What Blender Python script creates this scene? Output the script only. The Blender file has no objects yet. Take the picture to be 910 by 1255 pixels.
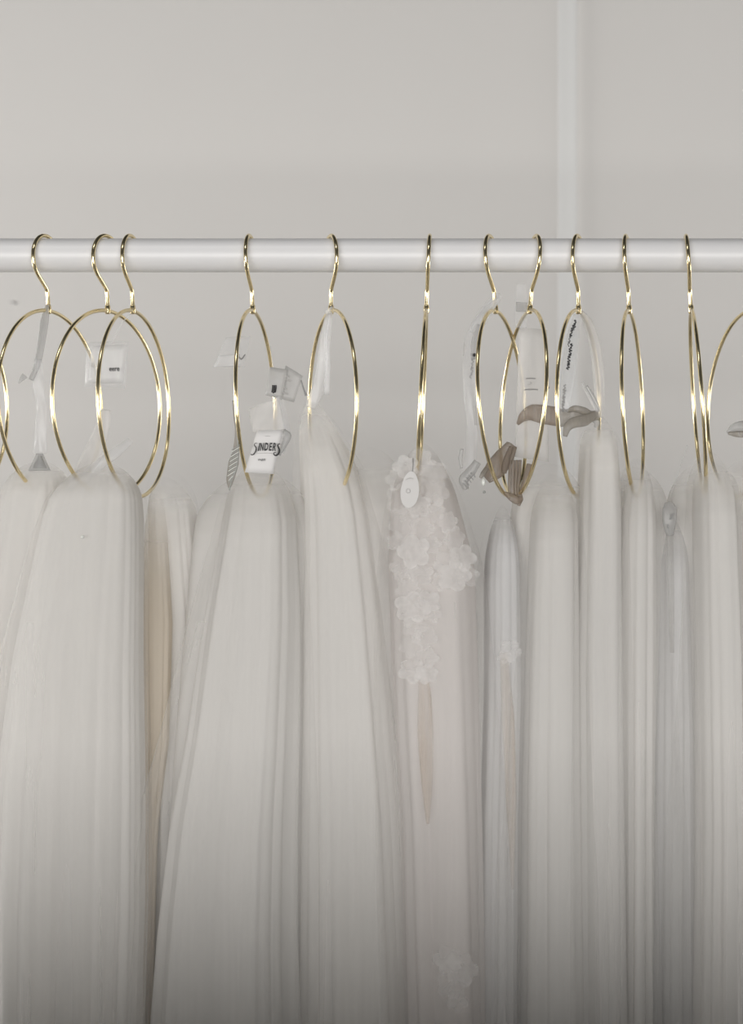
import bpy, math, random
import numpy as np
from mathutils import Matrix, Vector

# ------------------------------------------------------------------ scale: 1 unit below = 0.8 mm
S, D, H = 0.0008, 2000.0, 1.5          # metres per unit, camera distance in units, eye height in metres
FLOOR_Y = 627.5 + H / S
sc = bpy.context.scene
C = sc.collection

# ------------------------------------------------------------------ camera, world, light, exposure
cam = bpy.data.cameras.new('camera')
cam.sensor_fit = 'VERTICAL'
cam.sensor_height = 36.0
cam.lens = 36.0 * D / 1255.0
cam.clip_start = 0.05
cam.dof.use_dof = True
cam.dof.focus_distance = D * S - 0.03
cam.dof.aperture_fstop = 5.0
camo = bpy.data.objects.new('camera', cam)
C.objects.link(camo)
camo.location = (0, -D * S, H)
camo.rotation_euler = (math.pi / 2, 0, 0)
sc.camera = camo

wd = bpy.data.worlds.new('world')
sc.world = wd
wd.use_nodes = True
wd.node_tree.nodes['Background'].inputs[0].default_value = (0.93, 0.97, 1.0, 1)
wd.node_tree.nodes['Background'].inputs[1].default_value = 0.04

def area(name, loc, rot, sx, sy, power, col=(1, 1, 1)):
    l = bpy.data.lights.new(name, 'AREA')
    l.shape = 'RECTANGLE'
    l.size, l.size_y, l.energy, l.color = sx, sy, power, col
    o = bpy.data.objects.new(name, l)
    C.objects.link(o)
    o.location = loc
    o.rotation_euler = rot
    return o
# daylight through the wide window in the wall opposite the rail
area('window_daylight', (-0.5, -3.5, 1.33), (math.pi / 2, 0, 0), 5.4, 1.20, 124, (1.0, 0.975, 0.945))
# two fill lamps added at the sides to brighten the wall behind the rail
area('side_fill', (-3.1, 0.55, 1.5), (math.pi / 2, 0, -math.pi / 2), 0.9, 1.0, 52, (1.0, 0.98, 0.95))
area('side_fill', (3.1, 0.55, 1.5), (math.pi / 2, 0, math.pi / 2), 0.9, 1.0, 34, (1.0, 0.98, 0.95))
# ceiling light strip above the aisle
area('ceiling_light', (-0.35, -0.95, 2.9), (0, 0, 0), 1.1, 0.18, 3.8, (1.0, 0.98, 0.95))

sc.view_settings.view_transform = 'Standard'
sc.view_settings.look = 'None'
sc.view_settings.gamma = 1.0
sc.view_settings.use_curve_mapping = False
sc.view_settings.exposure = 0.0
sc.cycles.transparent_max_bounces = 32
sc.cycles.max_bounces = 8
sc.cycles.transmission_bounces = 8
sc.cycles.diffuse_bounces = 5
sc.cycles.use_denoising = True

# ------------------------------------------------------------------ helpers
def W(px, py, d=0.0):
    """rail-plane units -> metres; d = units towards the viewer"""
    return np.array([(px - 455.0) * S, -d * S, H + (627.5 - py) * S])

def Q(px, py, d=0.0):
    """the same for something standing d units in front of the rail"""
    k = (D - d) / D
    return W(455 + (px - 455) * k, 627.5 + (py - 627.5) * k, d)

def tag(o, label=None, cat=None, group=None, kind=None):
    for k, v in (('label', label), ('category', cat), ('group', group), ('kind', kind)):
        if v:
            o[k] = v
    return o

def thing(name, label, cat, loc=(0, 0, 0), group=None):
    o = bpy.data.objects.new(name, None)
    o.empty_display_size = 0.02
    C.objects.link(o)
    o.location = loc
    return tag(o, label, cat, group)

def obj(name, v, f, m, parent=None, smooth=True, org=None):
    """link one mesh; v in world metres, made local to the top-level thing"""
    v = np.asarray(v, float)
    root = parent
    while root is not None and root.parent is not None:
        root = root.parent
    if root is not None:
        v = v - np.array(root.location)
    elif org is not None:
        v = v - np.array(org)
    me = bpy.data.meshes.new(name)
    me.from_pydata([tuple(p) for p in v], [], [tuple(q) for q in f])
    me.update()
    if smooth:
        me.polygons.foreach_set('use_smooth', [True] * len(me.polygons))
    me.materials.append(m)
    o = bpy.data.objects.new(name, me)
    C.objects.link(o)
    if parent is not None:
        o.parent = parent
    elif org is not None:
        o.location = tuple(org)
    return o

def grid_faces(nr, nc, wrap=False, off=0):
    f = []
    for i in range(nr - 1):
        for j in range(nc if wrap else nc - 1):
            k = (j + 1) % nc
            f.append((off + i * nc + j, off + i * nc + k, off + (i + 1) * nc + k, off + (i + 1) * nc + j))
    return f

def tube(pts, r, n=10, closed=False, taper=None):
    P = np.asarray(pts, float)
    N = len(P)
    T = np.roll(P, -1, 0) - np.roll(P, 1, 0)
    if not closed:
        T[0], T[-1] = P[1] - P[0], P[-1] - P[-2]
    T /= np.linalg.norm(T, axis=1)[:, None] + 1e-12
    a = np.array([0, 1.0, 0]) if abs(T[0][1]) < 0.9 else np.array([1.0, 0, 0])
    V = []
    for i in range(N):
        a = a - T[i] * a.dot(T[i])
        a /= np.linalg.norm(a)
        b = np.cross(T[i], a)
        rr = r * (taper[i] if taper is not None else 1)
        for k in range(n):
            t = 2 * math.pi * k / n
            V.append(P[i] + rr * (math.cos(t) * a + math.sin(t) * b))
    F = grid_faces(N, n, True)
    if closed:
        F += [((N - 1) * n + k, (N - 1) * n + (k + 1) % n, (k + 1) % n, k) for k in range(n)]
    else:
        F += [tuple(range(n))[::-1], tuple((N - 1) * n + k for k in range(n))]
    return V, F

def spline(pts, m=8):
    """Catmull-Rom through the points"""
    P = [np.asarray(p, float) for p in pts]
    P = [2 * P[0] - P[1]] + P + [2 * P[-1] - P[-2]]
    out = []
    for i in range(1, len(P) - 2):
        for k in range(m):
            t = k / m
            out.append(0.5 * (2 * P[i] + (P[i + 1] - P[i - 1]) * t + (2 * P[i - 1] - 5 * P[i] + 4 * P[i + 1] - P[i + 2]) * t * t
                              + (3 * P[i] - P[i - 1] - 3 * P[i + 1] + P[i + 2]) * t ** 3))
    out.append(P[-2])
    return np.array(out)

def box(a, b):
    (x0, y0, z0), (x1, y1, z1) = a, b
    v = [(x, y, z) for x in (x0, x1) for y in (y0, y1) for z in (z0, z1)]
    f = [(0, 1, 3, 2), (4, 6, 7, 5), (0, 4, 5, 1), (2, 3, 7, 6), (0, 2, 6, 4), (1, 5, 7, 3)]
    return v, f

def thick(v, nr, nc, t):
    """a grid sheet given real thickness t (metres)"""
    v = np.asarray(v, float).reshape(nr, nc, 3)
    du = np.gradient(v, axis=1)
    dv = np.gradient(v, axis=0)
    n = np.cross(du, dv)
    n /= np.linalg.norm(n, axis=2)[..., None] + 1e-12
    A = (v + n * t / 2).reshape(-1, 3)
    B = (v - n * t / 2).reshape(-1, 3)
    o = nr * nc
    F = [q[::-1] for q in grid_faces(nr, nc)] + grid_faces(nr, nc, off=o)
    rim = [(0, j) for j in range(nc)] + [(i, nc - 1) for i in range(1, nr)] + [(nr - 1, j) for j in range(nc - 2, -1, -1)] + [(i, 0) for i in range(nr - 2, 0, -1)]
    for k in range(len(rim)):
        a = rim[k][0] * nc + rim[k][1]
        b = rim[(k + 1) % len(rim)][0] * nc + rim[(k + 1) % len(rim)][1]
        F.append((a, b, b + o, a + o))
    return np.vstack([A, B]), F

def card(corners, bulge=0.0, t=0.9, n=7, ripple=0.0, seed=0):
    """four corners (x, y, d) clockwise from top left -> a slightly curved card"""
    c = [np.asarray(Q(*p)) for p in corners]
    rnd = random.Random(seed)
    ph = rnd.uniform(0, 6)
    V = []
    for i in range(n):
        for j in range(n):
            s, r = j / (n - 1), i / (n - 1)
            p = (c[0] * (1 - s) + c[1] * s) * (1 - r) + (c[3] * (1 - s) + c[2] * s) * r
            p = p + np.array([0, -S * (bulge * math.sin(math.pi * s) + ripple * math.sin(7 * s + 4 * r + ph)), 0])
            V.append(p)
    return thick(V, n, n, t * S)

def ribbon(path, width, t=0.6, m=8, nc=6, cup=0.0, twist=0.0, ripple=0.0, wdir=None):
    """path of (x, y, d); width in units (number or list along the path)"""
    P = spline([Q(*p) for p in path], m)
    N = len(P)
    T = np.gradient(P, axis=0)
    T /= np.linalg.norm(T, axis=1)[:, None]
    ws = np.interp(np.linspace(0, 1, N), np.linspace(0, 1, len(width)), width) if hasattr(width, '__len__') else np.full(N, width)
    V = []
    for i in range(N):
        a = np.array([0, -1.0, 0]) if wdir is None else np.array(wdir, float)
        side = np.cross(T[i], a)
        side /= np.linalg.norm(side) + 1e-9
        nn = np.cross(side, T[i])
        th = twist * i / (N - 1)
        sd = side * math.cos(th) + nn * math.sin(th)
        nm = np.cross(sd, T[i])
        for j in range(nc):
            s = j / (nc - 1) - 0.5
            V.append(P[i] + S * (sd * s * ws[i] + nm * (cup * (0.25 - s * s) * 4 + ripple * math.sin(9 * s + i * 0.5))))
    return thick(V, N, nc, t * S)

# ------------------------------------------------------------------ materials
def newmat(name):
    m = bpy.data.materials.new(name)
    m.use_nodes = True
    nt = m.node_tree
    nt.nodes.clear()
    out = nt.nodes.new('ShaderNodeOutputMaterial')
    return m, nt, out

def noise(nt, scale, vec=(1, 1, 1), detail=3.0, coord='Object'):
    tc = nt.nodes.new('ShaderNodeTexCoord')
    mp = nt.nodes.new('ShaderNodeMapping')
    mp.inputs['Scale'].default_value = vec
    nz = nt.nodes.new('ShaderNodeTexNoise')
    nz.inputs['Scale'].default_value = scale
    nz.inputs['Detail'].default_value = detail
    nt.links.new(tc.outputs[coord], mp.inputs[0])
    nt.links.new(mp.outputs[0], nz.inputs['Vector'])
    return nz

def ramp(nt, src, a, b, lo=0.3, hi=0.7):
    r = nt.nodes.new('ShaderNodeMapRange')
    r.inputs[1].default_value, r.inputs[2].default_value = lo, hi
    r.inputs[3].default_value, r.inputs[4].default_value = a, b
    nt.links.new(src, r.inputs[0])
    return r.outputs[0]

def principled(name, col, rough=0.5, metal=0.0, var=0.04, scale=40, bump=0.0, vec=(1, 1, 1), spec=0.5):
    m, nt, out = newmat(name)
    p = nt.nodes.new('ShaderNodeBsdfPrincipled')
    p.inputs['Roughness'].default_value = rough
    p.inputs['Metallic'].default_value = metal
    p.inputs['Specular IOR Level'].default_value = spec
    nz = noise(nt, scale, vec)
    mx = nt.nodes.new('ShaderNodeMix')
    mx.data_type = 'RGBA'
    mx.inputs['A'].default_value = tuple(c * (1 - var) for c in col) + (1,)
    mx.inputs['B'].default_value = tuple(min(1, c * (1 + var)) for c in col) + (1,)
    nt.links.new(nz.outputs['Fac'], mx.inputs['Factor'])
    nt.links.new(mx.outputs['Result'], p.inputs['Base Color'])
    if bump:
        b = nt.nodes.new('ShaderNodeBump')
        b.inputs['Strength'].default_value = bump
        b.inputs['Distance'].default_value = 0.001
        nt.links.new(nz.outputs['Fac'], b.inputs['Height'])
        nt.links.new(b.outputs[0], p.inputs['Normal'])
    nt.links.new(p.outputs[0], out.inputs[0])
    return m

def sheer(name, col, lo, hi, trans=0.5, scale=90, vec=(1, 1, 0.03), gloss=0.0, rough=0.2, gath=False):
    """open-weave cloth or film: part see-through, part diffuse and translucent, with threads from stretched noise"""
    m, nt, out = newmat(name)
    tr = nt.nodes.new('ShaderNodeBsdfTransparent')
    df = nt.nodes.new('ShaderNodeBsdfDiffuse')
    tl = nt.nodes.new('ShaderNodeBsdfTranslucent')
    df.inputs['Color'].default_value = tl.inputs['Color'].default_value = tuple(col) + (1,)
    body = nt.nodes.new('ShaderNodeMixShader')
    body.inputs[0].default_value = trans
    nt.links.new(df.outputs[0], body.inputs[1])
    nt.links.new(tl.outputs[0], body.inputs[2])
    last = body.outputs[0]
    if gloss:
        g = nt.nodes.new('ShaderNodeBsdfGlossy')
        g.inputs['Roughness'].default_value = rough
        g.inputs['Color'].default_value = (0.95, 0.95, 0.95, 1)
        gm = nt.nodes.new('ShaderNodeMixShader')
        gm.inputs[0].default_value = gloss
        nt.links.new(last, gm.inputs[1])
        nt.links.new(g.outputs[0], gm.inputs[2])
        last = gm.outputs[0]
    nz = noise(nt, scale, vec, 2.0)
    fac = ramp(nt, nz.outputs['Fac'], lo, hi)
    if gath:
        at = nt.nodes.new('ShaderNodeAttribute')
        at.attribute_name = 'gather'
        mu = nt.nodes.new('ShaderNodeMath')
        mu.operation = 'MULTIPLY'
        nt.links.new(at.outputs['Fac'], mu.inputs[0])
        nt.links.new(fac, mu.inputs[1])
        fac = mu.outputs[0]
    mx = nt.nodes.new('ShaderNodeMixShader')
    nt.links.new(fac, mx.inputs[0])
    nt.links.new(tr.outputs[0], mx.inputs[1])
    nt.links.new(last, mx.inputs[2])
    nt.links.new(mx.outputs[0], out.inputs[0])
    return m

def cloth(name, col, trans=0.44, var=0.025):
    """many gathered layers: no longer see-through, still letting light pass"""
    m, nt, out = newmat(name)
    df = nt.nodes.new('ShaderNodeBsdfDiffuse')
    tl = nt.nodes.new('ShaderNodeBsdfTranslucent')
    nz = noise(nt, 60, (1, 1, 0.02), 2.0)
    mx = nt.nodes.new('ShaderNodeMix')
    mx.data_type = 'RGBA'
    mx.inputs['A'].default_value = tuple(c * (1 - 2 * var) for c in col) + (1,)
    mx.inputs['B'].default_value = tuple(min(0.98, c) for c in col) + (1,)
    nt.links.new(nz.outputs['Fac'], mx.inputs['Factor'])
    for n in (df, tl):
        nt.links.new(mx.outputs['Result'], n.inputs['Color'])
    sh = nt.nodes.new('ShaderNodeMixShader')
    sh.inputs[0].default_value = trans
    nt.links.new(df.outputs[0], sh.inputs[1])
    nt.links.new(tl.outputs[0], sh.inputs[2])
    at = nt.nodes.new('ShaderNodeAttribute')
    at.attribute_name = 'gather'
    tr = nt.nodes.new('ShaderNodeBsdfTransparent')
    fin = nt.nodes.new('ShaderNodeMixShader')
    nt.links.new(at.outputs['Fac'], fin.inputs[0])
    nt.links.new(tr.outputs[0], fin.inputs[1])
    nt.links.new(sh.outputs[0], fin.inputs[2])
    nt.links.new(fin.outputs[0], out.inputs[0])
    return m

M = {}
M['wall'] = principled('white_wall_paint', (0.80, 0.785, 0.765), 0.85, var=0.012, scale=6, bump=0.02)
M['trim'] = principled('white_trim_paint', (0.795, 0.80, 0.795), 0.5, var=0.01, scale=12)
M['rail'] = principled('white_powder_coat', (0.80, 0.80, 0.81), 0.32, var=0.012, scale=60, spec=0.5)
M['floor'] = principled('grey_floor', (0.20, 0.19, 0.18), 0.6, var=0.15, scale=5)
M['shade_wall'] = principled('grey_plaster', (0.24, 0.24, 0.235), 0.8, var=0.05, scale=9)
M['gold'] = principled('polished_brass', (0.88, 0.75, 0.47), 0.2, 1.0, var=0.05, scale=55, bump=0.12)
TW = (0.965, 0.955, 0.94)
M['tulle'] = sheer('white_tulle', TW, 0.14, 0.26, 0.35, 60, (1, 1, 0.02), gath=True)
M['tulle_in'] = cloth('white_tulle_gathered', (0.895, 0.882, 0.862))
M['tulle_thin'] = sheer('white_tulle_fine', TW, 0.06, 0.12, 0.35, 60, (1, 1, 0.02), gath=True)
M['champ'] = cloth('champagne_tulle', (0.79, 0.72, 0.62))
M['blush'] = cloth('blush_tulle', (0.865, 0.83, 0.812))
M['tan'] = cloth('tan_tulle', (0.72, 0.65, 0.575))
M['cool'] = cloth('cool_white_tulle', (0.835, 0.835, 0.84))
M['lace'] = sheer('white_lace', (0.93, 0.915, 0.905), 0.22, 0.55, 0.3, 70, (1, 1, 1))
M['lace_fine'] = sheer('white_lace_fine', (0.93, 0.915, 0.905), 0.12, 0.34, 0.3, 60, (1, 1, 1))
M['tan_sheer'] = sheer('tan_shading_sheer', (0.72, 0.63, 0.54), 0.08, 0.30, 0.35, 120, (1, 1, 0.03))
M['grey_sheer'] = sheer('grey_tulle_fine', (0.52, 0.51, 0.48), 0.10, 0.28, 0.35, 120, (1, 1, 0.03))
M['clear'] = sheer('clear_plastic', (0.80, 0.81, 0.83), 0.08, 0.24, 0.3, 30, (1, 1, 0.4), 0.12, 0.25)
M['milky'] = sheer('milky_plastic', (0.85, 0.85, 0.85), 0.28, 0.50, 0.4, 30, (1, 1, 0.4), 0.06, 0.3)
M['grey_film'] = sheer('grey_film', (0.56, 0.56, 0.555), 0.34, 0.62, 0.4, 60, (1, 1, 0.3), 0.04, 0.3)
M['organza'] = sheer('brown_organza', (0.40, 0.335, 0.275), 0.45, 0.85, 0.45, 160, (1, 1, 0.12), 0.03, 0.4)
M['greige'] = sheer('greige_organza', (0.45, 0.42, 0.375), 0.42, 0.78, 0.45, 120, (1, 1, 0.3), 0.03, 0.4)
M['card'] = principled('white_card', (0.76, 0.75, 0.745), 0.6, var=0.01, scale=80)
M['frosted'] = sheer('frosted_film', (0.84, 0.83, 0.82), 0.42, 0.66, 0.45, 40, (1, 1, 0.4))
M['grey_card'] = sheer('grey_tag_card', (0.60, 0.595, 0.585), 0.80, 0.95, 0.2, 60, (1, 1, 1), 0.05, 0.4)
M['ivory_card'] = principled('ivory_card', (0.66, 0.65, 0.64), 0.6, var=0.02, scale=80)
M['ink'] = principled('black_ink', (0.02, 0.02, 0.022), 0.6, var=0.1)
M['grey_ink'] = principled('grey_ink', (0.30, 0.30, 0.30), 0.6, var=0.1)
M['pale_ink'] = principled('pale_grey_ink', (0.52, 0.51, 0.50), 0.6, var=0.1)
M['faint_ink'] = principled('faint_grey_ink', (0.60, 0.59, 0.58), 0.6, var=0.05)
M['bead'] = principled('glass_bead', (0.75, 0.77, 0.74), 0.2, var=0.05, spec=0.6)
M['grey_thread'] = principled('grey_thread', (0.36, 0.37, 0.35), 0.6, var=0.3, scale=900)

# ------------------------------------------------------------------ the setting
def structure(name, a, b, m, parent=None):
    v, f = box(a, b)
    o = obj(name, v, f, m, parent, smooth=False)
    if parent is None:
        o['kind'] = 'structure'
    return o
WALL_Y = 1.10
wall = structure('wall_back', (-3.2, WALL_Y, 0), (3.2, WALL_Y + 0.1, 3.0), M['wall'])
structure('floor', (-3.2, -4.6, -0.05), (3.2, WALL_Y + 0.1, 0), M['floor'])
structure('added_shade_wall', (-3.2, -0.84, 0), (3.2, -0.72, 1.165), M['shade_wall'])       # unseen waist-high partition, added to shade the lower part of the veils
# upright batten on the wall with a rounded front, standing a little proud
def batten():
    k = (D * S + WALL_Y) / (D * S)
    x0, x1 = (684 - 455) * S * k, (706 - 455) * S * k
    # splayed section: a gentle slope from the left, a rounded nose, a short return on the right
    pr = [(x0 - 0.002, WALL_Y + 0.002), (x0, WALL_Y - 0.001), (x0 + (x1 - x0) * 0.5, WALL_Y - 0.0042), (x1 - 0.004, WALL_Y - 0.0072), (x1 - 0.0015, WALL_Y - 0.0074),
          (x1 - 0.0003, WALL_Y - 0.0066), (x1, WALL_Y - 0.005), (x1, WALL_Y + 0.002)]
    V = [(x, y, 0) for x, y in pr] + [(x, y, 3.0) for x, y in pr]
    m = len(pr)
    F = [(i, i + 1, m + i + 1, m + i) for i in range(m - 1)] + [tuple(range(m))[::-1], tuple(range(m, 2 * m))]
    o = obj('trim_1', V, F, M['trim'], smooth=False)
    o['kind'] = 'structure'
batten()
# small scuff on the wall
k = (D * S + WALL_Y) / (D * S)
v, f = card([(455 + (11 - 455) * 1, 369, -WALL_Y / S + 1), (20, 370, -WALL_Y / S + 1), (21, 373, -WALL_Y / S + 1), (12, 371.5, -WALL_Y / S + 1)], t=0.6, n=3)
obj('scuff_mark', v, f, M['pale_ink'], wall)

# ------------------------------------------------------------------ the rail
rail = thing('clothes_rail', 'long round white metal clothes rail carrying the gold hangers', 'rail', W(455, 313))
v, f = tube([W(x, 313) for x in np.linspace(-420, 1330, 30)], 20.5 * S, 32)
obj('tube', v, f, M['rail'], rail)
for x in (-400, 1310):
    v, f = tube([W(x, 313 + 18), W(x, FLOOR_Y - 24)], 16 * S, 24)
    br = obj('post', v, f, M['rail'], rail)
    v, f = tube([W(x, FLOOR_Y - 19, 300), W(x, FLOOR_Y - 19, -300)], 18 * S, 20)
    obj('foot', v, f, M['rail'], br)

# ------------------------------------------------------------------ hangers
R, OY, CV = 114.0, 318.0, -177.0       # hoop radius, hook centre height, hoop centre below it
def hanger_meshes():
    hook = [(29 * math.cos(t), 29 * math.sin(t)) for t in np.radians(np.linspace(196, -32, 40))]
    tail = spline([(24.6, -15.4), (19, -22), (8, -31.5), (2.2, -37), (0.4, -43), (0, -50), (0, -59)], 5)
    hp = [(u * S, 0, w * S) for u, w in hook] + [(u * S, 0, w * S) for u, w, in tail[1:]]
    tp = [0.75] + [1] * (len(hp) - 1)
    hv = tube(hp, 2.45 * S, 12, taper=tp)
    ring = [(R * math.sin(t) * S, 0, (CV + R * math.cos(t)) * S) for t in np.linspace(0, 2 * math.pi, 120, endpoint=False)]
    rv = tube(ring, 2.4 * S, 12, closed=True)
    cv = tube([(0, 0, w * S) for w in (-55.5, -56, -57.5, -61, -65, -66.5, -67)], 3.5 * S, 14, taper=[0.7, 0.85, 1, 1.02, 1, 0.85, 0.7])
    out = []
    for nm, (a, b) in (('hook', hv), ('hoop', rv), ('collar', cv)):
        me = bpy.data.meshes.new(nm)
        me.from_pydata([tuple(p) for p in a], [], [tuple(q) for q in b])
        me.update()
        me.polygons.foreach_set('use_smooth', [True] * len(me.polygons))
        me.materials.append(M['gold'])
        out.append((nm, me))
    return out
HM = hanger_meshes()

def solve_pose(near, far):
    n, fz = near - 455.0, far - 455.0
    w = (n - fz) / 2
    c = (n + fz) / 2
    for _ in range(60):
        d = math.sqrt(max(1, R * R - w * w))
        a, b = n * (D - d) / D, fz * (D + d) / D
        c, w = (a + b) / 2, max(-R, min(R, (a - b) / 2))
    return c + 455, w

HANGERS = [   # hook x, near-side x and far-side x of the hoop, label
    (-52, -112, 9, 'gold hoop hanger cut off by the left edge, only a sliver of its arc showing'),
    (57, -3, 124, 'leftmost gold hanger with its hook in view, grey strap on its neck'),
    (131, 64, 196, 'widest gold hoop hanger, left one of the overlapping pair'),
    (161, 120, 207, 'narrower gold hoop hanger, right one of the overlapping pair'),
    (307, 289, 337, 'gold hoop hanger beside the white lettered tag'),
    (405, 437, 379, 'gold hoop hanger right of the grey tags, hook opening left'),
    (525, 515, 518, 'gold hanger seen edge-on as a single line above the lace veil'),
    (602, 586, 643, 'gold hoop hanger with its whole bottom arc bare and clear plastic on its left side'),
    (654, 668, 614, 'gold hoop hanger whose bare hoop crosses its left neighbour, hook opening left'),
    (708, 682, 734, 'gold hoop hanger with black script strip along its left side'),
    (768, 762, 787, 'narrow turned gold hanger between the script strip and the edge-on pair of arcs'),
    (842, 860, 850, 'almost edge-on gold hanger near right edge with two close arcs'),
    (921, 962, 867, 'gold hoop hanger cut off by the right edge, left arc showing'),
]
POSE = []
for hx, near, far, lab in HANGERS:
    c, w = solve_pose(near, far)
    lean = math.atan2(c - hx, -CV)
    phi = math.atan2(-math.sqrt(max(0, R * R - w * w)), w)
    e = thing('hoop_hanger', lab, 'hanger', W(hx, OY), 'gold hoop hangers on the white rail')
    # azimuth first, then a small sideways swing about the depth axis
    e.rotation_euler = (Matrix.Rotation(-lean, 4, 'Y') @ Matrix.Rotation(phi, 4, 'Z')).to_euler()
    for nm, me in HM:
        p = bpy.data.objects.new(nm, me)
        C.objects.link(p)
        p.parent = e
    POSE.append((c, w, lean, phi))

# ------------------------------------------------------------------ veils
def veil_sheet(keys, dome, pleats, amp, seed, shrink=0.0, nth=264, grow=1.0, y_end=2330):
    """closed gathered sheet; keys: (y, left, right, depth centre, half depth)"""
    rnd = np.random.RandomState(seed)
    K = np.array(keys, float)
    y0 = K[0, 0]
    ys = np.concatenate([y0 + dome * (1 - np.cos(np.linspace(0.02, math.pi / 2, 11))),
                         np.linspace(y0 + dome, 1290, 30)[1:], np.linspace(1290, y_end, 9)[1:]])
    th = np.linspace(0, 2 * math.pi, nth, endpoint=False)
    ks = [max(4, int(pleats * 0.5)), pleats, max(3, int(pleats * 0.28))]
    ph = rnd.uniform(0, 6.28, 3)
    dr = rnd.uniform(-0.6, 0.6, 3)
    ws = (0.4, 0.14, 0.6)
    V = []
    for y in ys:
        i = [np.interp(y, K[:, 0], K[:, c]) for c in (1, 2, 3, 4)]
        s = 1.0
        if y < y0 + dome:
            q = 1 - (y - y0) / dome
            s = math.sqrt(max(1e-4, 1 - q * q))
        tt = (y - y0) / 500.0
        hx = max(2, (i[1] - i[0]) / 2 - shrink) * s
        hd = max(2, i[3] - shrink) * s
        A = amp * (0.22 + min(1.6, tt) * grow) * s
        pl = sum(wk * np.sin(k * th + p + d * tt * 2 + 0.9 * np.sin(3 * th + p)) for wk, k, p, d in zip(ws, ks, ph, dr))
        cx, sn = np.cos(th), np.sin(th)
        ex = np.sign(cx) * np.abs(cx) ** 0.8
        ed = np.sign(sn) * np.abs(sn) ** 0.62
        ax = min(A, hx * 0.35)
        ad = min(A, hd * 0.5)
        X = (i[0] + i[1]) / 2 + ex * (hx + ax * pl * 0.55)
        Dp = i[2] + ed * hd + sn * ad * pl
        X = X + 0.2 * A * np.cos(ks[1] * th + ph[1] + dr[1] * tt)
        for a, b in zip(X, Dp):
            V.append(W(a, y, b))
    n = len(ys)
    F = grid_faces(n, nth, True)
    V.append(np.mean(V[:nth], axis=0))
    c = len(V) - 1
    F += [(j, c, (j + 1) % nth) for j in range(nth)]
    return V, F

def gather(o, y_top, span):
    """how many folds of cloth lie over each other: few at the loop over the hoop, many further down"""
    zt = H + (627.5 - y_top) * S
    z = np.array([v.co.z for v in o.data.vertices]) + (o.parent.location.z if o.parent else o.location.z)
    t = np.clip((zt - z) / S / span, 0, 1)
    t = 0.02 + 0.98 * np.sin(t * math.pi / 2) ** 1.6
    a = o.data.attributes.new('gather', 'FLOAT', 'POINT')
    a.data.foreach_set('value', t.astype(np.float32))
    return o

OUT, INN = 'outer_layer', 'inner_layer'
def veil(label, keys, layers, flare=(34, 34), mist=95, dome=45, pleats=22, amp=5, seed=1, group='tulle veils hanging from the gold hangers', name='tulle_veil'):
    base = W((keys[0][1] + keys[0][2]) / 2, 2330, keys[0][3])
    e = thing(name, label, 'veil', base, group)
    for q, (pn, mat, shrink, dy) in enumerate(layers):
        kk = [(k[0] + dy if j == 0 else k[0],) + tuple(k[1:]) for j, k in enumerate(keys)]
        if pn == OUT:
            yf = keys[0][0] + 50
            kk = [(y,) + tuple(np.interp(y, [p[0] for p in kk], [p[c] for p in kk]) + sgn * fl * min(1, max(0, (y - yf) / 420.0))
                               for c, sgn, fl in ((1, -1, flare[0]), (2, 1, flare[1])))
                  + tuple(np.interp(y, [p[0] for p in kk], [p[c] for p in kk]) for c in (3, 4))
                  for y in [kk[0][0]] + list(np.linspace(kk[0][0] + 30, 1255, 12))]
        v, f = veil_sheet(kk, dome, pleats + 3 * q, amp, seed * 7 + q, shrink)
        gather(obj(pn, v, f, M[mat], e), kk[0][0], 190 if pn == OUT else mist)
    return e

VE = {}
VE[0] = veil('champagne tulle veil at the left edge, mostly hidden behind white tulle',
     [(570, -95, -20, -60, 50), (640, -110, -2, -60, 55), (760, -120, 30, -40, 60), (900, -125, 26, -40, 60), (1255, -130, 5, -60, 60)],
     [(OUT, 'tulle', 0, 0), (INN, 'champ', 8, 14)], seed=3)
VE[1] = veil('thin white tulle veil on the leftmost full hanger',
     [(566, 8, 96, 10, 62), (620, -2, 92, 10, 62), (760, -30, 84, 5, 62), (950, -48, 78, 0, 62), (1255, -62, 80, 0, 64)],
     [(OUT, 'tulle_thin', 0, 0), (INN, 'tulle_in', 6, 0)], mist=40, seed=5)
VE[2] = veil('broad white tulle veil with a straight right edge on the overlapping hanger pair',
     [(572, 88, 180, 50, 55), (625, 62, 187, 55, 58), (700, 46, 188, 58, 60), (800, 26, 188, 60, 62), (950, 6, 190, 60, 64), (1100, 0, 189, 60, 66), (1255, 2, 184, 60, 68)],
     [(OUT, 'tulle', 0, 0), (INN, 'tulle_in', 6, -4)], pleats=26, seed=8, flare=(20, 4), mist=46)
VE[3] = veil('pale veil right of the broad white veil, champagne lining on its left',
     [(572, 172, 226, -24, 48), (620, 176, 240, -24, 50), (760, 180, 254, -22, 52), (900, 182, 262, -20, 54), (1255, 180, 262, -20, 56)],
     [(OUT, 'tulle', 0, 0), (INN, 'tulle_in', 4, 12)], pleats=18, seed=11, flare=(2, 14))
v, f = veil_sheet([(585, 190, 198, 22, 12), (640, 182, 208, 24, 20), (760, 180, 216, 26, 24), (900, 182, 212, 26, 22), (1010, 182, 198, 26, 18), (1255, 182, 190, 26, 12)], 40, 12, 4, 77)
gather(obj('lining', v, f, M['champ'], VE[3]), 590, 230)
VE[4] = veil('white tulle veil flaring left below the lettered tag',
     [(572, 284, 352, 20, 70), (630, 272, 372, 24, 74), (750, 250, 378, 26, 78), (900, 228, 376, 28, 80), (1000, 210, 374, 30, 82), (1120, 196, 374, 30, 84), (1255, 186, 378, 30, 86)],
     [(OUT, 'tulle', 0, 0), (INN, 'tulle_in', 6, -4)], pleats=24, seed=14, flare=(44, 24))
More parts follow.
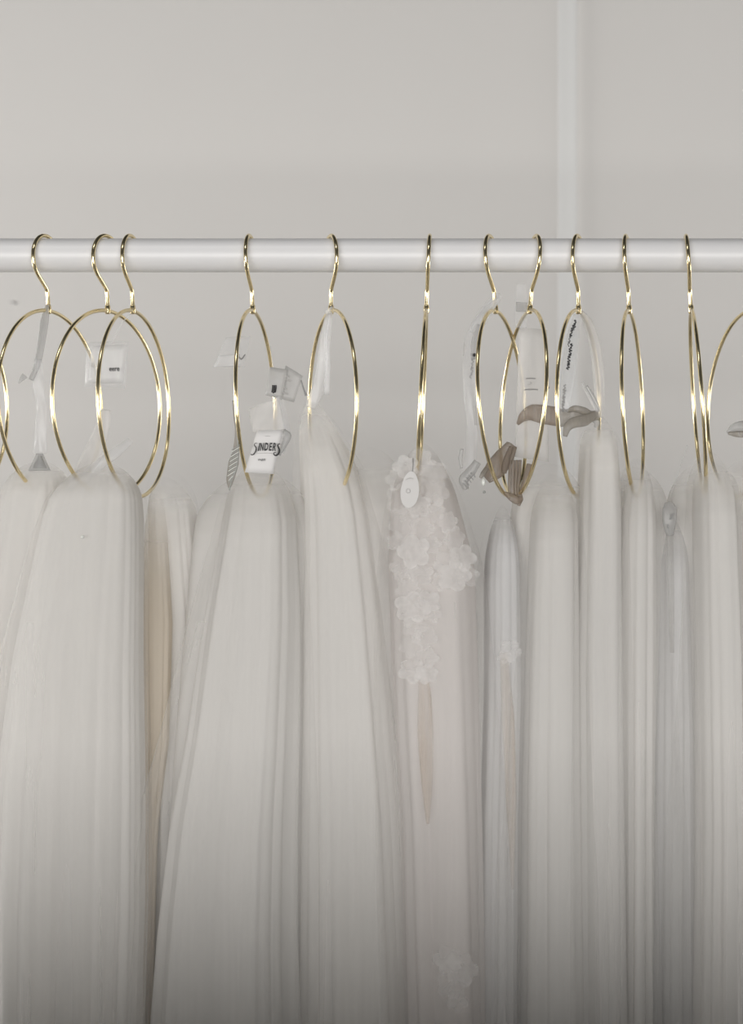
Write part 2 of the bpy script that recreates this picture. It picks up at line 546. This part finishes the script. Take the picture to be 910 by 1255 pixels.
VE[5] = veil('white tulle veil between the lettered tag and the lace veil',
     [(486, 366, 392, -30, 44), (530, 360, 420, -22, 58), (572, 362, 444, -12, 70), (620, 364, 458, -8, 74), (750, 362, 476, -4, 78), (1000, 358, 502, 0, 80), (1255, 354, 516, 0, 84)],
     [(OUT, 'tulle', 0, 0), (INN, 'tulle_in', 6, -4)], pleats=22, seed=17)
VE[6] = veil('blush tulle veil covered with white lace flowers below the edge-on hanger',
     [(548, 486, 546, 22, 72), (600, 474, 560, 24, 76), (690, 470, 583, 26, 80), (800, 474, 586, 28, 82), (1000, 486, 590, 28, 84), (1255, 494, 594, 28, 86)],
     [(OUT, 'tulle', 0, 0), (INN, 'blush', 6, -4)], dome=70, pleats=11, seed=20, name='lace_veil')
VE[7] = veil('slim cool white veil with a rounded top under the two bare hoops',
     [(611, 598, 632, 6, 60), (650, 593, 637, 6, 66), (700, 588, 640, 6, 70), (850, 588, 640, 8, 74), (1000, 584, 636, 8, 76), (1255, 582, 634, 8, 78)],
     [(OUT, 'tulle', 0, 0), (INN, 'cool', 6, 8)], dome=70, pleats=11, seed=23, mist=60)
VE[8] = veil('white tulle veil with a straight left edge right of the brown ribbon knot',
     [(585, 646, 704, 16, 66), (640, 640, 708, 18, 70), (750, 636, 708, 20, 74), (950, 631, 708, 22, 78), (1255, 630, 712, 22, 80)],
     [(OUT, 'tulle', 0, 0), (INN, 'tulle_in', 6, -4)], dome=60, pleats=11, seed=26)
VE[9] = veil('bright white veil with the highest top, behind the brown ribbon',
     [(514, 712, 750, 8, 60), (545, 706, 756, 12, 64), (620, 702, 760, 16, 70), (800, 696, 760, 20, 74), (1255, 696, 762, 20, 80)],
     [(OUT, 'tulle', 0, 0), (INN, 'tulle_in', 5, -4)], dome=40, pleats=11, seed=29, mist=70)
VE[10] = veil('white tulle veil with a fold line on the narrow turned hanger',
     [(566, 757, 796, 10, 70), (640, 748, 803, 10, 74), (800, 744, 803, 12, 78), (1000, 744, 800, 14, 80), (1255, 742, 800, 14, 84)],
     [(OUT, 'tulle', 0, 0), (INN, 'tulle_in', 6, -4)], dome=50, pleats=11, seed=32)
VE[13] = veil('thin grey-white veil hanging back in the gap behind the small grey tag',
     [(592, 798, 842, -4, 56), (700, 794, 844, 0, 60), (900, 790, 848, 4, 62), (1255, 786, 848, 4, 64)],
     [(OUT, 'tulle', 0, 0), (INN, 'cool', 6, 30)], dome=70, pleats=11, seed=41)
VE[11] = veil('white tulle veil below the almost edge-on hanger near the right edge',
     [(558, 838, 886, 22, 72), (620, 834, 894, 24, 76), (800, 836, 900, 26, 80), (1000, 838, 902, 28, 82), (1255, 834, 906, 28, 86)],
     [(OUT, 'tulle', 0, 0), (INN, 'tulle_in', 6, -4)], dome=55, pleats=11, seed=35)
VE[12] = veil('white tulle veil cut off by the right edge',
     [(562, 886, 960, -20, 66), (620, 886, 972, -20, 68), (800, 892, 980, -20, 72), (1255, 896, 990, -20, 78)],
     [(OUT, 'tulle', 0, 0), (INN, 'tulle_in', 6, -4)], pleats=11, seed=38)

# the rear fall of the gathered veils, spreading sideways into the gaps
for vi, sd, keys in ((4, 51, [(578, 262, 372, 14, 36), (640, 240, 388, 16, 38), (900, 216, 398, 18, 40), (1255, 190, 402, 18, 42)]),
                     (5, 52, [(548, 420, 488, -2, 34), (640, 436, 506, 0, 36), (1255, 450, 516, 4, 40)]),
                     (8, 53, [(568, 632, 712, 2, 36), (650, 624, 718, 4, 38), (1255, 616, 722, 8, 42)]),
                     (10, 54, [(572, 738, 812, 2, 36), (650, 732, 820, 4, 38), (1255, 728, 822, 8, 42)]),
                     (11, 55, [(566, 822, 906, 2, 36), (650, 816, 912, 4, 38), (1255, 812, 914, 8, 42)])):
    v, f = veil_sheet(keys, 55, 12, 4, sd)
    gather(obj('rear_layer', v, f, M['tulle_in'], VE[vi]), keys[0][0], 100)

# lace flowers sewn on the lace veil
def flower(px, py, d, r, rot, tilt, squash=1.0, petals=5, n=40):
    c = Q(px, py, d)
    V = [c + np.array([0, -2.0 * S, 0])]
    rings = (0.35, 0.7, 1.0)
    for q in rings:
        for i in range(n):
            t = 2 * math.pi * i / n
            lobe = 0.72 + 0.28 * abs(math.cos(petals * t / 2))
            rad = r * q * (lobe if q > 0.5 else 1)
            x, z = rad * math.cos(t + rot), rad * math.sin(t + rot) * squash
            y = -(1.2 + 1.6 * q * q * (0.6 + 0.4 * math.cos(petals * t)))
            V.append(c + S * np.array([x, y - x * tilt, z]))
    F = [(0, 1 + i, 1 + (i + 1) % n) for i in range(n)]
    for q in range(2):
        o = 1 + q * n
        F += [(o + i, o + n + i, o + n + (i + 1) % n, o + (i + 1) % n) for i in range(n)]
    return V, F
rnd = random.Random(4)
FL = [(497, 572, 13), (515, 566, 12), (532, 578, 13), (486, 588, 11), (508, 592, 12), (490, 612, 14), (512, 620, 13), (535, 604, 12),
      (494, 640, 15), (516, 648, 13), (488, 664, 12), (507, 676, 16), (527, 668, 11), (494, 694, 14), (514, 704, 14), (500, 722, 13),
      (505, 744, 18), (524, 738, 13), (530, 752, 9), (508, 768, 13), (520, 780, 13), (504, 792, 12), (522, 806, 12), (505, 822, 14), (522, 826, 12),
      (548, 690, 14), (566, 684, 14), (556, 706, 17), (572, 706, 12), (542, 712, 10), (548, 640, 10), (556, 660, 11), (533, 628, 10)]
BRIGHT = {(505, 744), (524, 738), (505, 822), (522, 826), (556, 706), (566, 684), (512, 620), (497, 572), (507, 676)}
for x, y, r in FL:
    v, f = flower(x, y, 106 + rnd.uniform(0, 6), r * 1.25, rnd.uniform(0, 6), rnd.uniform(-0.3, 0.3), rnd.uniform(0.8, 1.15), rnd.choice((5, 5, 6)))
    obj('lace_flower', v, f, M['lace' if (x, y) in BRIGHT else 'lace_fine'], VE[6])
for x, y, r in ((548, 1176, 18), (566, 1188, 20), (552, 1206, 18), (560, 1226, 14)):
    v, f = flower(x, y, 118, r, rnd.uniform(0, 6), 0.1)
    obj('lace_flower', v, f, M['lace_fine'], VE[6])
for x, y, r in ((625, 797, 14), (618, 806, 9)):
    v, f = flower(x, y, 82, r, rnd.uniform(0, 6), 0.0)
    obj('lace_flower', v, f, M['lace_fine'], VE[7])
# sheer tan strips under the lace, soft vertical shading put into their colour
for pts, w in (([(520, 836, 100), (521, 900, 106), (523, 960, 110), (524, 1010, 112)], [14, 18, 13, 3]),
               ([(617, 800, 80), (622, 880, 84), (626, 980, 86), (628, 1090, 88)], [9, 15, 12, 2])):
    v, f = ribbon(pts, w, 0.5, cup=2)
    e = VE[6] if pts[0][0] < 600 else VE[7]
    obj('tan_shading', v, f, M['tan_sheer'], e)
# one bead on the broad veil
def ball(c, r, n=10, m=14, sq=(1, 1, 1)):
    V = [c + S * r * np.array(sq) * np.array([math.sin(a) * math.cos(b), math.sin(a) * math.sin(b), math.cos(a)])
         for a in np.linspace(0.02, math.pi - 0.02, n) for b in np.linspace(0, 2 * math.pi, m, endpoint=False)]
    F = grid_faces(n, m, True) + [tuple(range(m))[::-1], tuple((n - 1) * m + j for j in range(m))]
    return V, F
v, f = ball(Q(101, 658, 118), 2.0)
obj('bead', v, f, M['bead'], VE[2])

# ------------------------------------------------------------------ tags, straps, ribbons
def text_mesh(name, body, px, py, d, size, ang, mat, parent, shear=0.0, sx=1.0, bold=0.0):
    cu = bpy.data.curves.new('t', 'FONT')
    cu.body, cu.size, cu.shear, cu.extrude, cu.offset = body, 1.0, shear, 0.02, bold
    cu.align_x, cu.align_y = 'CENTER', 'CENTER'
    cu.resolution_u = 3
    t = bpy.data.objects.new('t', cu)
    C.objects.link(t)
    dg = bpy.context.evaluated_depsgraph_get()
    me = bpy.data.meshes.new_from_object(t.evaluated_get(dg))
    bpy.data.objects.remove(t)
    bpy.data.curves.remove(cu)
    v = [np.array(p.co) for p in me.vertices]
    f = [tuple(p.vertices) for p in me.polygons]
    bpy.data.meshes.remove(me)
    ca, sa = math.cos(ang), math.sin(ang)
    c = Q(px, py, d)
    out = []
    for p in v:
        x, z = p[0] * sx * size, p[1] * size
        out.append(c + S * np.array([x * ca - z * sa, -p[2] * 3, x * sa + z * ca]))
    return obj(name, out, f, mat, parent, smooth=False)

def stroke(name, pts, r, mat, parent, taper=None, m=6):
    P = spline([Q(*p) for p in pts], m)
    tp = None if taper is None else np.interp(np.linspace(0, 1, len(P)), np.linspace(0, 1, len(taper)), taper)
    v, f = tube(P, r * S, 6, taper=tp)
    return obj(name, v, f, mat, parent)

def scribble(x0, y0, x1, y1, d, h, n, seed):
    """illegible handwriting as one continuous stroke"""
    r = random.Random(seed)
    L = math.hypot(x1 - x0, y1 - y0)
    ux, uy = (x1 - x0) / L, (y1 - y0) / L
    pts = []
    for i in range(n * 2 + 1):
        t = i / (n * 2)
        o = (h if i % 2 else -h) * r.uniform(0.35, 1.0)
        b = r.uniform(-0.25, 0.25) * L / n
        pts.append((x0 + ux * (L * t + b) - uy * o, y0 + uy * (L * t + b) + ux * o, d))
    return pts

# strap and film on the leftmost hanger
t = thing('film_strap', 'grey translucent strap looped on the neck of the leftmost hanger', 'strap', Q(55, 384, 8))
v, f = ribbon([(58, 374, 6), (55, 392, 9), (51, 420, 12), (46, 446, 14), (38, 466, 15)], [4, 10, 9, 8, 6], cup=2)
obj('band', v, f, M['grey_film'], t)
v, f = ribbon([(31, 460, 15), (27, 464, 16), (23, 470, 16)], [8, 6, 1], m=5)
obj('curled_end', v, f, M['grey_film'], t)
v, f = ribbon([(47, 440, 14), (47, 470, 14), (51, 500, 13), (50, 530, 12), (49, 556, 12)], [10, 13, 12, 15, 16], cup=3, ripple=1.2)
obj('film_tail', v, f, M['clear'], t)
t = thing('plastic_clip', 'small grey triangular plastic clip on top of the leftmost veil', 'clip', Q(48, 577, 76))
v, f = card([(45, 556, 78), (52, 556, 78), (62, 577, 80), (35, 577, 80)], bulge=4, t=1.4)
obj('plate', v, f, M['grey_film'], t)
v, f = card([(47, 559, 81), (51, 559, 81), (57, 574, 83), (40, 574, 83)], bulge=3, t=0.8)
obj('raised_face', v, f, M['grey_film'], t)

# clear tag between the overlapping hoops
t = thing('clear_tag', 'clear plastic tag with tiny black print inside the overlapping hoop pair', 'tag', Q(133, 420, -40), 'small tags tied to the hangers')
v, f = card([(106, 420, -44), (158, 418, -40), (153, 476, -38), (104, 474, -42)], bulge=3, ripple=0.8)
cd = obj('sleeve', v, f, M['clear'], t)
v, f = card([(112, 424, -37), (156, 422, -36), (151, 470, -36), (108, 470, -37)], bulge=1, t=0.4)
obj('insert', v, f, M['milky'], t)
text_mesh('print', 'eere', 140, 452, -31, 9, 0, M['ink'], t, sx=0.8, bold=0.02)
text_mesh('print', 'tt', 113, 447, -34, 9, 0.1, M['pale_ink'], t)
stroke('thread', [(160, 384, 0), (150, 396, -20), (137, 420, -40)], 0.5, M['milky'], t)
t = thing('film_scrap', 'pale plastic film hanging inside the overlapping hoops down to the broad veil', 'film', Q(115, 585, 60))
v, f = ribbon([(130, 502, -62), (124, 530, -60), (112, 560, -58), (96, 590, -56)], [12, 20, 24, 22], cup=2, ripple=0.8)
obj('film', v, f, M['frosted'], t)
v, f = ribbon([(160, 540, 60), (140, 556, 66), (118, 572, 70), (104, 586, 72), (92, 590, 74)], [8, 12, 13, 12, 5], cup=3, ripple=1)
obj('film', v, f, M['clear'], t)

# tags on the hanger with the lettered tag
t = thing('clear_tag', 'empty clear plastic tag left of the lettered-tag hanger', 'tag', Q(283, 414, 30), 'small tags tied to the hangers')
v, f = card([(277, 414, 60), (306, 412, 70), (300, 450, 72), (261, 450, 60)], bulge=3, ripple=1.0)
obj('sleeve', v, f, M['clear'], t)
v, f = card([(268, 436, 64), (294, 434, 70), (294, 450, 71), (262, 450, 62)], bulge=2)
obj('insert', v, f, M['milky'], t)
stroke('tie', [(289, 435, 86), (293, 438, 90), (296, 440, 92), (300, 435, 88)], 0.9, M['grey_ink'], t)

t = thing('grey_tag', 'pair of grey card tags with a small black mark left of the plastic strap', 'tag', Q(350, 450, -30), 'small tags tied to the hangers')
v, f = card([(331, 450, -14), (352, 453, -14), (345, 490, -12), (325, 484, -12)], bulge=2, t=1.2)
obj('card', v, f, M['grey_card'], t)
v, f = card([(350, 448, -20), (371, 461, -18), (360, 493, -16), (341, 488, -16)], bulge=2, t=1.2)
obj('card', v, f, M['grey_card'], t)
for a, b in (((334, 472), (333, 481)), ((336, 472), (335, 482)), ((338, 472), (337, 481))):
    stroke('print', [(a[0], a[1], -9), ((a[0] + b[0]) / 2 + 0.4, (a[1] + b[1]) / 2, -9), (b[0], b[1], -9)], 0.9, M['ink'], t)
for x, y, l in ((346, 460, 8), (350, 465, 6), (347, 475, 4), (346, 481, 6)):
    stroke('print', [(x, y, -11), (x + l / 2, y + 1, -11), (x + l, y + 2, -11)], 0.8, M['pale_ink'], t)
stroke('cord', [(369, 466, -12), (371, 474, -10), (374, 482, -9), (375, 485, -9)], 1.4, M['grey_ink'], t, [0.6, 0.8, 1, 1.3])
stroke('thread', [(334, 452, -14), (333, 440, -20), (331, 424, -26)], 0.5, M['milky'], t)

t = thing('brand_tag', 'white card tag lettered SINDERS in black', 'tag', Q(325, 526, 96), 'small tags tied to the hangers')
v, f = card([(315, 528, 98), (347, 527, 98), (335, 581, 102), (300, 579, 102)], bulge=2.0, t=1.5)
obj('card', v, f, M['card'], t)
dz = 105
for ch, x, y, sz, sx in (('I', 316.4, 548.4, 12.6, 0.7), ('N', 320.3, 548.2, 12.4, 0.46), ('D', 325.6, 548, 12.4, 0.50), ('E', 330.6, 548, 12.4, 0.52), ('R', 335.3, 548.3, 13.0, 0.52)):
    text_mesh('letter', ch, x, y, dz, sz, 0.0, M['ink'], t, shear=0.3, sx=sx, bold=0.03)
stroke('letter', [(315.2, 543, dz), (312.4, 543.4, dz), (311.6, 545.8, dz), (313.6, 548.4, dz), (313.4, 552.4, dz), (311, 556.3, dz), (308.6, 557.6, dz), (307.2, 556.6, dz)], 0.62, M['ink'], t, [0.5, 0.6, 0.9, 1.2, 1.3, 1.1, 0.9, 0.9])
stroke('letter', [(343.4, 544.6, dz), (341.4, 544, dz), (340.2, 546.2, dz), (341.6, 549.4, dz), (342.4, 552.6, dz), (341.2, 556, dz), (338.4, 558.2, dz), (335.8, 557.4, dz), (335.6, 555, dz), (338, 554.6, dz)], 0.66, M['ink'], t, [0.6, 0.8, 1.1, 1.5, 1.6, 1.6, 1.3, 1.0, 0.8, 0.6])
stroke('rule', [(315, 555.6, dz - 1), (324, 555.4, dz - 1), (333, 555.4, dz - 1)], 0.28, M['pale_ink'], t)
stroke('print', scribble(316, 563.5, 325, 563.5, dz, 1.6, 5, 3), 0.35, M['grey_ink'], t)
stroke('print', [(325, 534.6, dz - 2), (328, 534.6, dz - 2), (331, 534.6, dz - 2)], 0.35, M['pale_ink'], t)
t = thing('film_scrap', 'crumpled clear plastic folded above the lettered tag', 'film', Q(322, 528, 90))
v, f = card([(304, 502, 82), (342, 486, 84), (350, 528, 92), (310, 530, 92)], bulge=5, ripple=2.6, n=14, seed=2)
obj('film', v, f, M['frosted'], t)
v, f = ribbon([(341, 486, 84), (346, 505, 88), (350, 530, 92), (346, 556, 94)], [7, 9, 10, 4], cup=3)
obj('side_fold', v, f, M['clear'], t)
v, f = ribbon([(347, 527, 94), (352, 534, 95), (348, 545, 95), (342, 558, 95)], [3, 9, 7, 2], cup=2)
obj('grey_fold', v, f, M['grey_film'], t)  # a fold in grey film

t = thing('beaded_trim', 'narrow grey beaded trim hanging left of the lettered tag', 'trim', Q(287, 490, 100))
v, f = ribbon([(286, 491, 100), (288, 510, 100), (290, 530, 101), (289, 552, 102), (286, 568, 103), (282, 588, 104), (281, 598, 104)], [3, 4, 4, 7, 12, 9, 2], cup=1)
obj('band', v, f, M['greige'], t)
rr = random.Random(9)
for i in range(15):
    y = 548 + i * 2.9
    x = 289 - (y - 548) * 0.16
    w = 5.2 if y < 580 else 3
    stroke('bead_row', [(x + w, y - 3, 105), (x, y, 106), (x - w, y + 3.5, 105)], 0.55, M['bead'] if i % 2 else M['grey_thread'], t, m=3)
stroke('edge_cord', [(286, 492, 101), (288.5, 512, 102), (291, 535, 103), (291.5, 552, 104), (290, 572, 105), (284, 588, 105), (281, 601, 105)], 0.9, M['grey_thread'], t)

# strap on the hanger to the right
t = thing('plastic_strap', 'long milky plastic strap on the hanger right of the grey tags', 'strap', Q(404, 386, 4))
v, f = ribbon([(405, 378, 6), (402, 392, 7), (398, 420, 4), (394, 450, 0), (388, 480, -4), (380, 500, -6)], [4, 10, 12, 14, 15, 12], cup=2, ripple=0.7)
obj('band', v, f, M['milky'], t)
v, f = ribbon([(404, 384, 9), (400, 412, 8), (401, 450, 6), (400, 484, 4)], [3, 5, 7, 6], cup=1)
obj('inner_band', v, f, M['clear'], t)
v, f = ribbon([(407, 376, 7), (403, 381, 8), (398, 384, 7)], [3, 5, 2], m=4)
obj('knot', v, f, M['milky'], t)

# oval tag on the lace veil
t = thing('oval_tag', 'small white oval tag on the lace veil below the edge-on hanger', 'tag', Q(503, 572, 118), 'small tags tied to the hangers')
n = 36
c = Q(502, 600, 122)
V = []
for yy in (-0.8, 0.8):
    for rr_ in (1.0,):
        V += [c + S * np.array([10.5 * math.cos(a) * (1 - 0.12 * math.sin(a)) + 1.5 * math.sin(a), yy, 21 * math.sin(a)]) for a in np.linspace(0, 2 * math.pi, n, endpoint=False)]
F = [tuple(range(n)), tuple(range(n, 2 * n))[::-1]] + [(i, n + i, n + (i + 1) % n, (i + 1) % n) for i in range(n)]
obj('card', V, F, M['ivory_card'], t, smooth=False)
v, f = tube([c + S * np.array([-2 + 2.2 * math.cos(a), -1.2, -1.5 + 2.2 * math.sin(a)]) for a in np.linspace(0, 6.28, 18, endpoint=False)], 0.6 * S, 6, closed=True)
obj('print', v, f, M['faint_ink'], t)
stroke('print', [(497, 588, 124), (502, 586, 124), (506, 587, 124)], 0.6, M['faint_ink'], t)
stroke('thread', [(505, 580, 122), (506, 570, 118), (506, 562, 110)], 0.7, M['grey_ink'], t)

# clear sleeve along the left of the bare hoop
t = thing('plastic_sleeve', 'clear printed plastic sleeve hanging down the left of the bare hoop', 'sleeve', Q(606, 366, 10))
v, f = ribbon([(612, 362, 10), (602, 372, 16), (590, 390, 26), (579, 412, 34), (575, 440, 38), (575, 480, 40), (578, 520, 42), (577, 556, 44), (572, 586, 46)], [9, 13, 15, 16, 17, 15, 12, 14, 18], cup=3, ripple=0.8)
obj('sleeve', v, f, M['clear'], t)
v, f = ribbon([(611, 366, 14), (598, 380, 20), (586, 396, 28), (577, 408, 34)], [5, 11, 12, 5], cup=1.5)
obj('shoulder_fold', v, f, M['milky'], t)
v, f = ribbon([(588, 398, 30), (582, 420, 36), (580, 440, 40)], [9, 10, 7], cup=1)
obj('label_strip', v, f, M['grey_film'], t)
stroke('print', scribble(580, 432, 577, 463, 50, 2.0, 8, 5), 0.6, M['grey_ink'], t)
v, f = ball(Q(581, 435, 50), 2.0)
obj('print', v, f, M['ink'], t)
stroke('print', [(569, 420, 44), (568, 428, 44), (567.5, 436, 44)], 0.9, M['pale_ink'], t)
for q in range(3):
    stroke('print', [(580 + q * 2.2, 497, 48), (581 + q * 2.2, 508, 48), (582 + q * 2.2, 521, 48)], 0.5, M['pale_ink'], t)
v, f = ribbon([(566, 550, 46), (564, 562, 46), (565, 574, 46)], [4, 5, 3])
obj('small_fold', v, f, M['grey_film'], t)
v, f = ribbon([(585, 566, 50), (578, 576, 50), (568, 588, 50), (571, 600, 50)], [9, 11, 12, 6], cup=2)
obj('lower_fold', v, f, M['grey_film'], t)
for q in range(5):
    stroke('seam', [(566 + q * 2.6, 592 - q * 3.2, 54), (569 + q * 2.6, 594 - q * 3.2, 54), (572 + q * 2.6, 598 - q * 3.2, 54)], 0.5, M['grey_ink'], t, m=3)

# ribbons tied round the two bare hoops
t = thing('organza_ribbon', 'brown organza ribbon knotted around the bottom of the two bare hoops', 'ribbon', Q(628, 606, 20))
v, f = ribbon([(627, 545, 10), (618, 560, 18), (607, 574, 26), (594, 586, 30)], [14, 24, 26, 16], cup=1.5, ripple=1.0)
obj('bow_loop', v, f, M['organza'], t)
v, f = ribbon([(626, 548, 16), (620, 566, 24), (617, 580, 28)], [5, 8, 6], cup=2)
obj('bow_fold', v, f, M['organza'], t)
for x0, x1 in ((625, 624), (629, 628), (633, 631.5), (637, 634.5)):
    v, f = ribbon([(x0, 564, 22), (x0 - 0.6, 580, 26), (x1, 596, 28), (x1 + 0.4, 607, 28)], [3.2, 3.6, 3.4, 3], cup=1.2)
    obj('pleat', v, f, M['organza'], t)
v, f = ribbon([(648, 569, 20), (646, 580, 24), (642, 594, 26), (637, 604, 26)], [6, 8, 7, 5], cup=2)
obj('bow_loop', v, f, M['organza'], t)
v, f = ribbon([(618, 604, 32), (626, 609, 34), (633, 613, 34), (639, 611, 32)], [3, 9, 10, 6], cup=2)
obj('knot', v, f, M['organza'], t)
v, f = ribbon([(636, 606, 31), (637, 612, 32), (635, 620, 32)], [6, 7, 3], cup=1)
obj('tail', v, f, M['organza'], t)
t = thing('pearl_drop', 'tiny silver drop ornament left of the brown ribbon knot', 'ornament', Q(592, 586, 50))
v, f = ball(Q(592, 591, 52), 3.2, sq=(0.8, 0.8, 1.4))
obj('drop', v, f, M['bead'], t)
v, f = ball(Q(593, 603, 52), 1.8)
obj('bead', v, f, M['grey_thread'], t)
v, f = ribbon([(597, 574, 46), (592, 580, 50), (588, 586, 50)], [4, 6, 3], cup=1)
obj('cap', v, f, M['greige'], t)

# clear sleeve in front of the other bare hoop
t = thing('plastic_sleeve', 'clear pinkish plastic sleeve with grey print inside the crossing bare hoop', 'sleeve', Q(640, 350, 10))
v, f = ribbon([(638, 348, -6), (639, 365, -6), (638, 385, -4), (638, 402, -2)], [10, 14, 15, 13], cup=2)
obj('top_strip', v, f, M['clear'], t)
v, f = card([(632, 370, 0), (646, 371, 0), (645, 382, 2), (632, 382, 2)], t=0.6)
obj('print', v, f, M['grey_film'], t)
v, f = card([(636, 402, 0), (670, 404, 2), (672, 566, 4), (630, 560, 2)], bulge=4, ripple=1.2, n=12)
obj('sleeve', v, f, M['frosted'], t)
stroke('print', [(644, 464, 14), (650, 463.6, 14), (656, 464, 14)], 0.6, M['grey_ink'], t)
stroke('print', [(649, 468, 14), (651, 470, 14), (647, 472, 14)], 0.6, M['pale_ink'], t)
stroke('print', [(643, 477.5, 14), (651, 477.3, 14), (659, 477.5, 14)], 0.7, M['grey_ink'], t)
v, f = ball(Q(671.5, 475, 100), 1.6)
obj('rivet', v, f, M['grey_ink'], t)

# ribbon running across behind the two hoops
t = thing('organza_ribbon', 'greige organza ribbon stretched sideways between two hoops with a curled end', 'ribbon', Q(690, 515, -10))
v, f = ribbon([(634, 520, 14), (641, 511, 18), (652, 506, 22), (666, 508, 24), (684, 511, 22)], [3, 12, 20, 23, 23], cup=1)
obj('arched_end', v, f, M['organza'], t)
v, f = ribbon([(682, 512, 22), (700, 512, 22), (716, 511, 20), (733, 509, 18)], [23, 20, 15, 11], cup=0.8, ripple=0.6)
obj('band', v, f, M['greige'], t)
v, f = ribbon([(694, 504, 26), (704, 501, 28), (716, 504, 28), (726, 508, 26)], [3, 8, 9, 4], cup=2)
obj('fold', v, f, M['greige'], t)
v, f = ribbon([(731, 507, 28), (716, 515, 32), (703, 518, 34), (695, 524, 34), (692, 535, 34)], [8, 14, 13, 10, 5], cup=1.2)
obj('curled_end', v, f, M['greige'], t)
v, f = ribbon([(726, 514, 18), (731, 518, 18), (729, 524, 18)], [5, 7, 3], cup=1)
obj('tail', v, f, M['grey_film'], t)

t = thing('script_strip', 'clear strip with black script running down the hoop left of the highest veil', 'strip', Q(706, 388, 60))
v, f = ribbon([(707, 386, 30), (702, 412, 60), (698, 440, 80), (694, 470, 90), (690, 505, 92)], [9, 15, 17, 15, 11], cup=1)
obj('strip', v, f, M['clear'], t)
for a, b, h, n, sd in (((705, 392), (703, 404), 1.6, 4, 1), ((702, 398), (696, 424), 1.7, 8, 2), ((700, 421), (695, 453), 2.0, 11, 3), ((692, 472), (689, 504), 2.1, 9, 4)):
    k0 = 62 if sd < 3 else 96
    stroke('print', scribble(a[0], a[1], b[0], b[1], k0 if sd != 1 else 52, h, n, sd), 0.7, M['ink'] if sd != 4 else M['grey_ink'], t)
t = thing('plastic_film', 'faint clear film arching from the neck of the script-strip hanger', 'film', Q(712, 380, 0))
v, f = ribbon([(711, 382, -4), (720, 396, -24), (729, 424, -44), (733, 460, -54), (734, 490, -56), (733, 512, -56)], [5, 12, 14, 14, 13, 10], cup=2)
obj('film', v, f, M['frosted'], t)
t = thing('plastic_clip', 'narrow clear plastic clip leaning above the curled ribbon end', 'clip', Q(733, 506, 10))
for dx, mt in ((0, 'clear'), (5, 'grey_film')):
    v, f = ribbon([(713 + dx, 468 + dx, 16), (722 + dx * 0.8, 486, 18), (733, 506 - dx * 0.4, 18)], [3, 5, 5], t=1.6, cup=0.6)
    obj('arm', v, f, M[mt], t)
stroke('edge', [(712, 469, 19), (720, 486, 21), (730, 505, 21)], 0.6, M['card'], t)
stroke('edge', [(719, 474, 19), (727, 488, 21), (735, 503, 21)], 0.6, M['card'], t)

# small grey tag with a tail in the gap
t = thing('grey_tag', 'small grey shield-shaped tag with a long tail in the gap near the right', 'tag', Q(820, 616, 80), 'small tags tied to the hangers')
v, f = ribbon([(819, 616, 74), (820, 624, 76), (820, 636, 77), (820, 648, 76), (821, 656, 74)], [8, 17, 17, 13, 8], cup=2, t=1.0)
obj('card', v, f, M['grey_film'], t)
v, f = ribbon([(820.5, 655, 72), (821, 690, 72), (822, 740, 72), (823, 800, 72)], [7, 8, 7, 5], cup=1.5)
obj('tail', v, f, M['grey_sheer'], t)
stroke('print', [(813, 623, 81), (814, 619.5, 81), (815, 617.5, 81)], 0.8, M['grey_ink'], t)
stroke('print', scribble(825, 629, 821, 637, 83, 1.6, 4, 8), 0.55, M['grey_ink'], t)
stroke('print', [(818, 643, 81), (818, 645.5, 81), (818.2, 648, 81)], 0.8, M['grey_ink'], t)
stroke('thread', [(819, 617, 74), (824, 600, 60), (832, 575, 40), (842, 545, 20)], 0.35, M['milky'], t)

# folded ribbon at the right edge
t = thing('organza_ribbon', 'folded grey ribbon at the right edge inside the cut-off hoop', 'ribbon', Q(905, 528, 0))
v, f = ribbon([(891, 530, 0), (898, 525, 4), (908, 523, 6), (925, 524, 6)], [3, 10, 14, 16], cup=3)
obj('upper_fold', v, f, M['grey_film'], t)
v, f = ribbon([(892, 531, 6), (902, 532, 10), (914, 532, 10), (928, 530, 8)], [3, 7, 8, 8], cup=2)
obj('lower_fold', v, f, M['greige'], t)
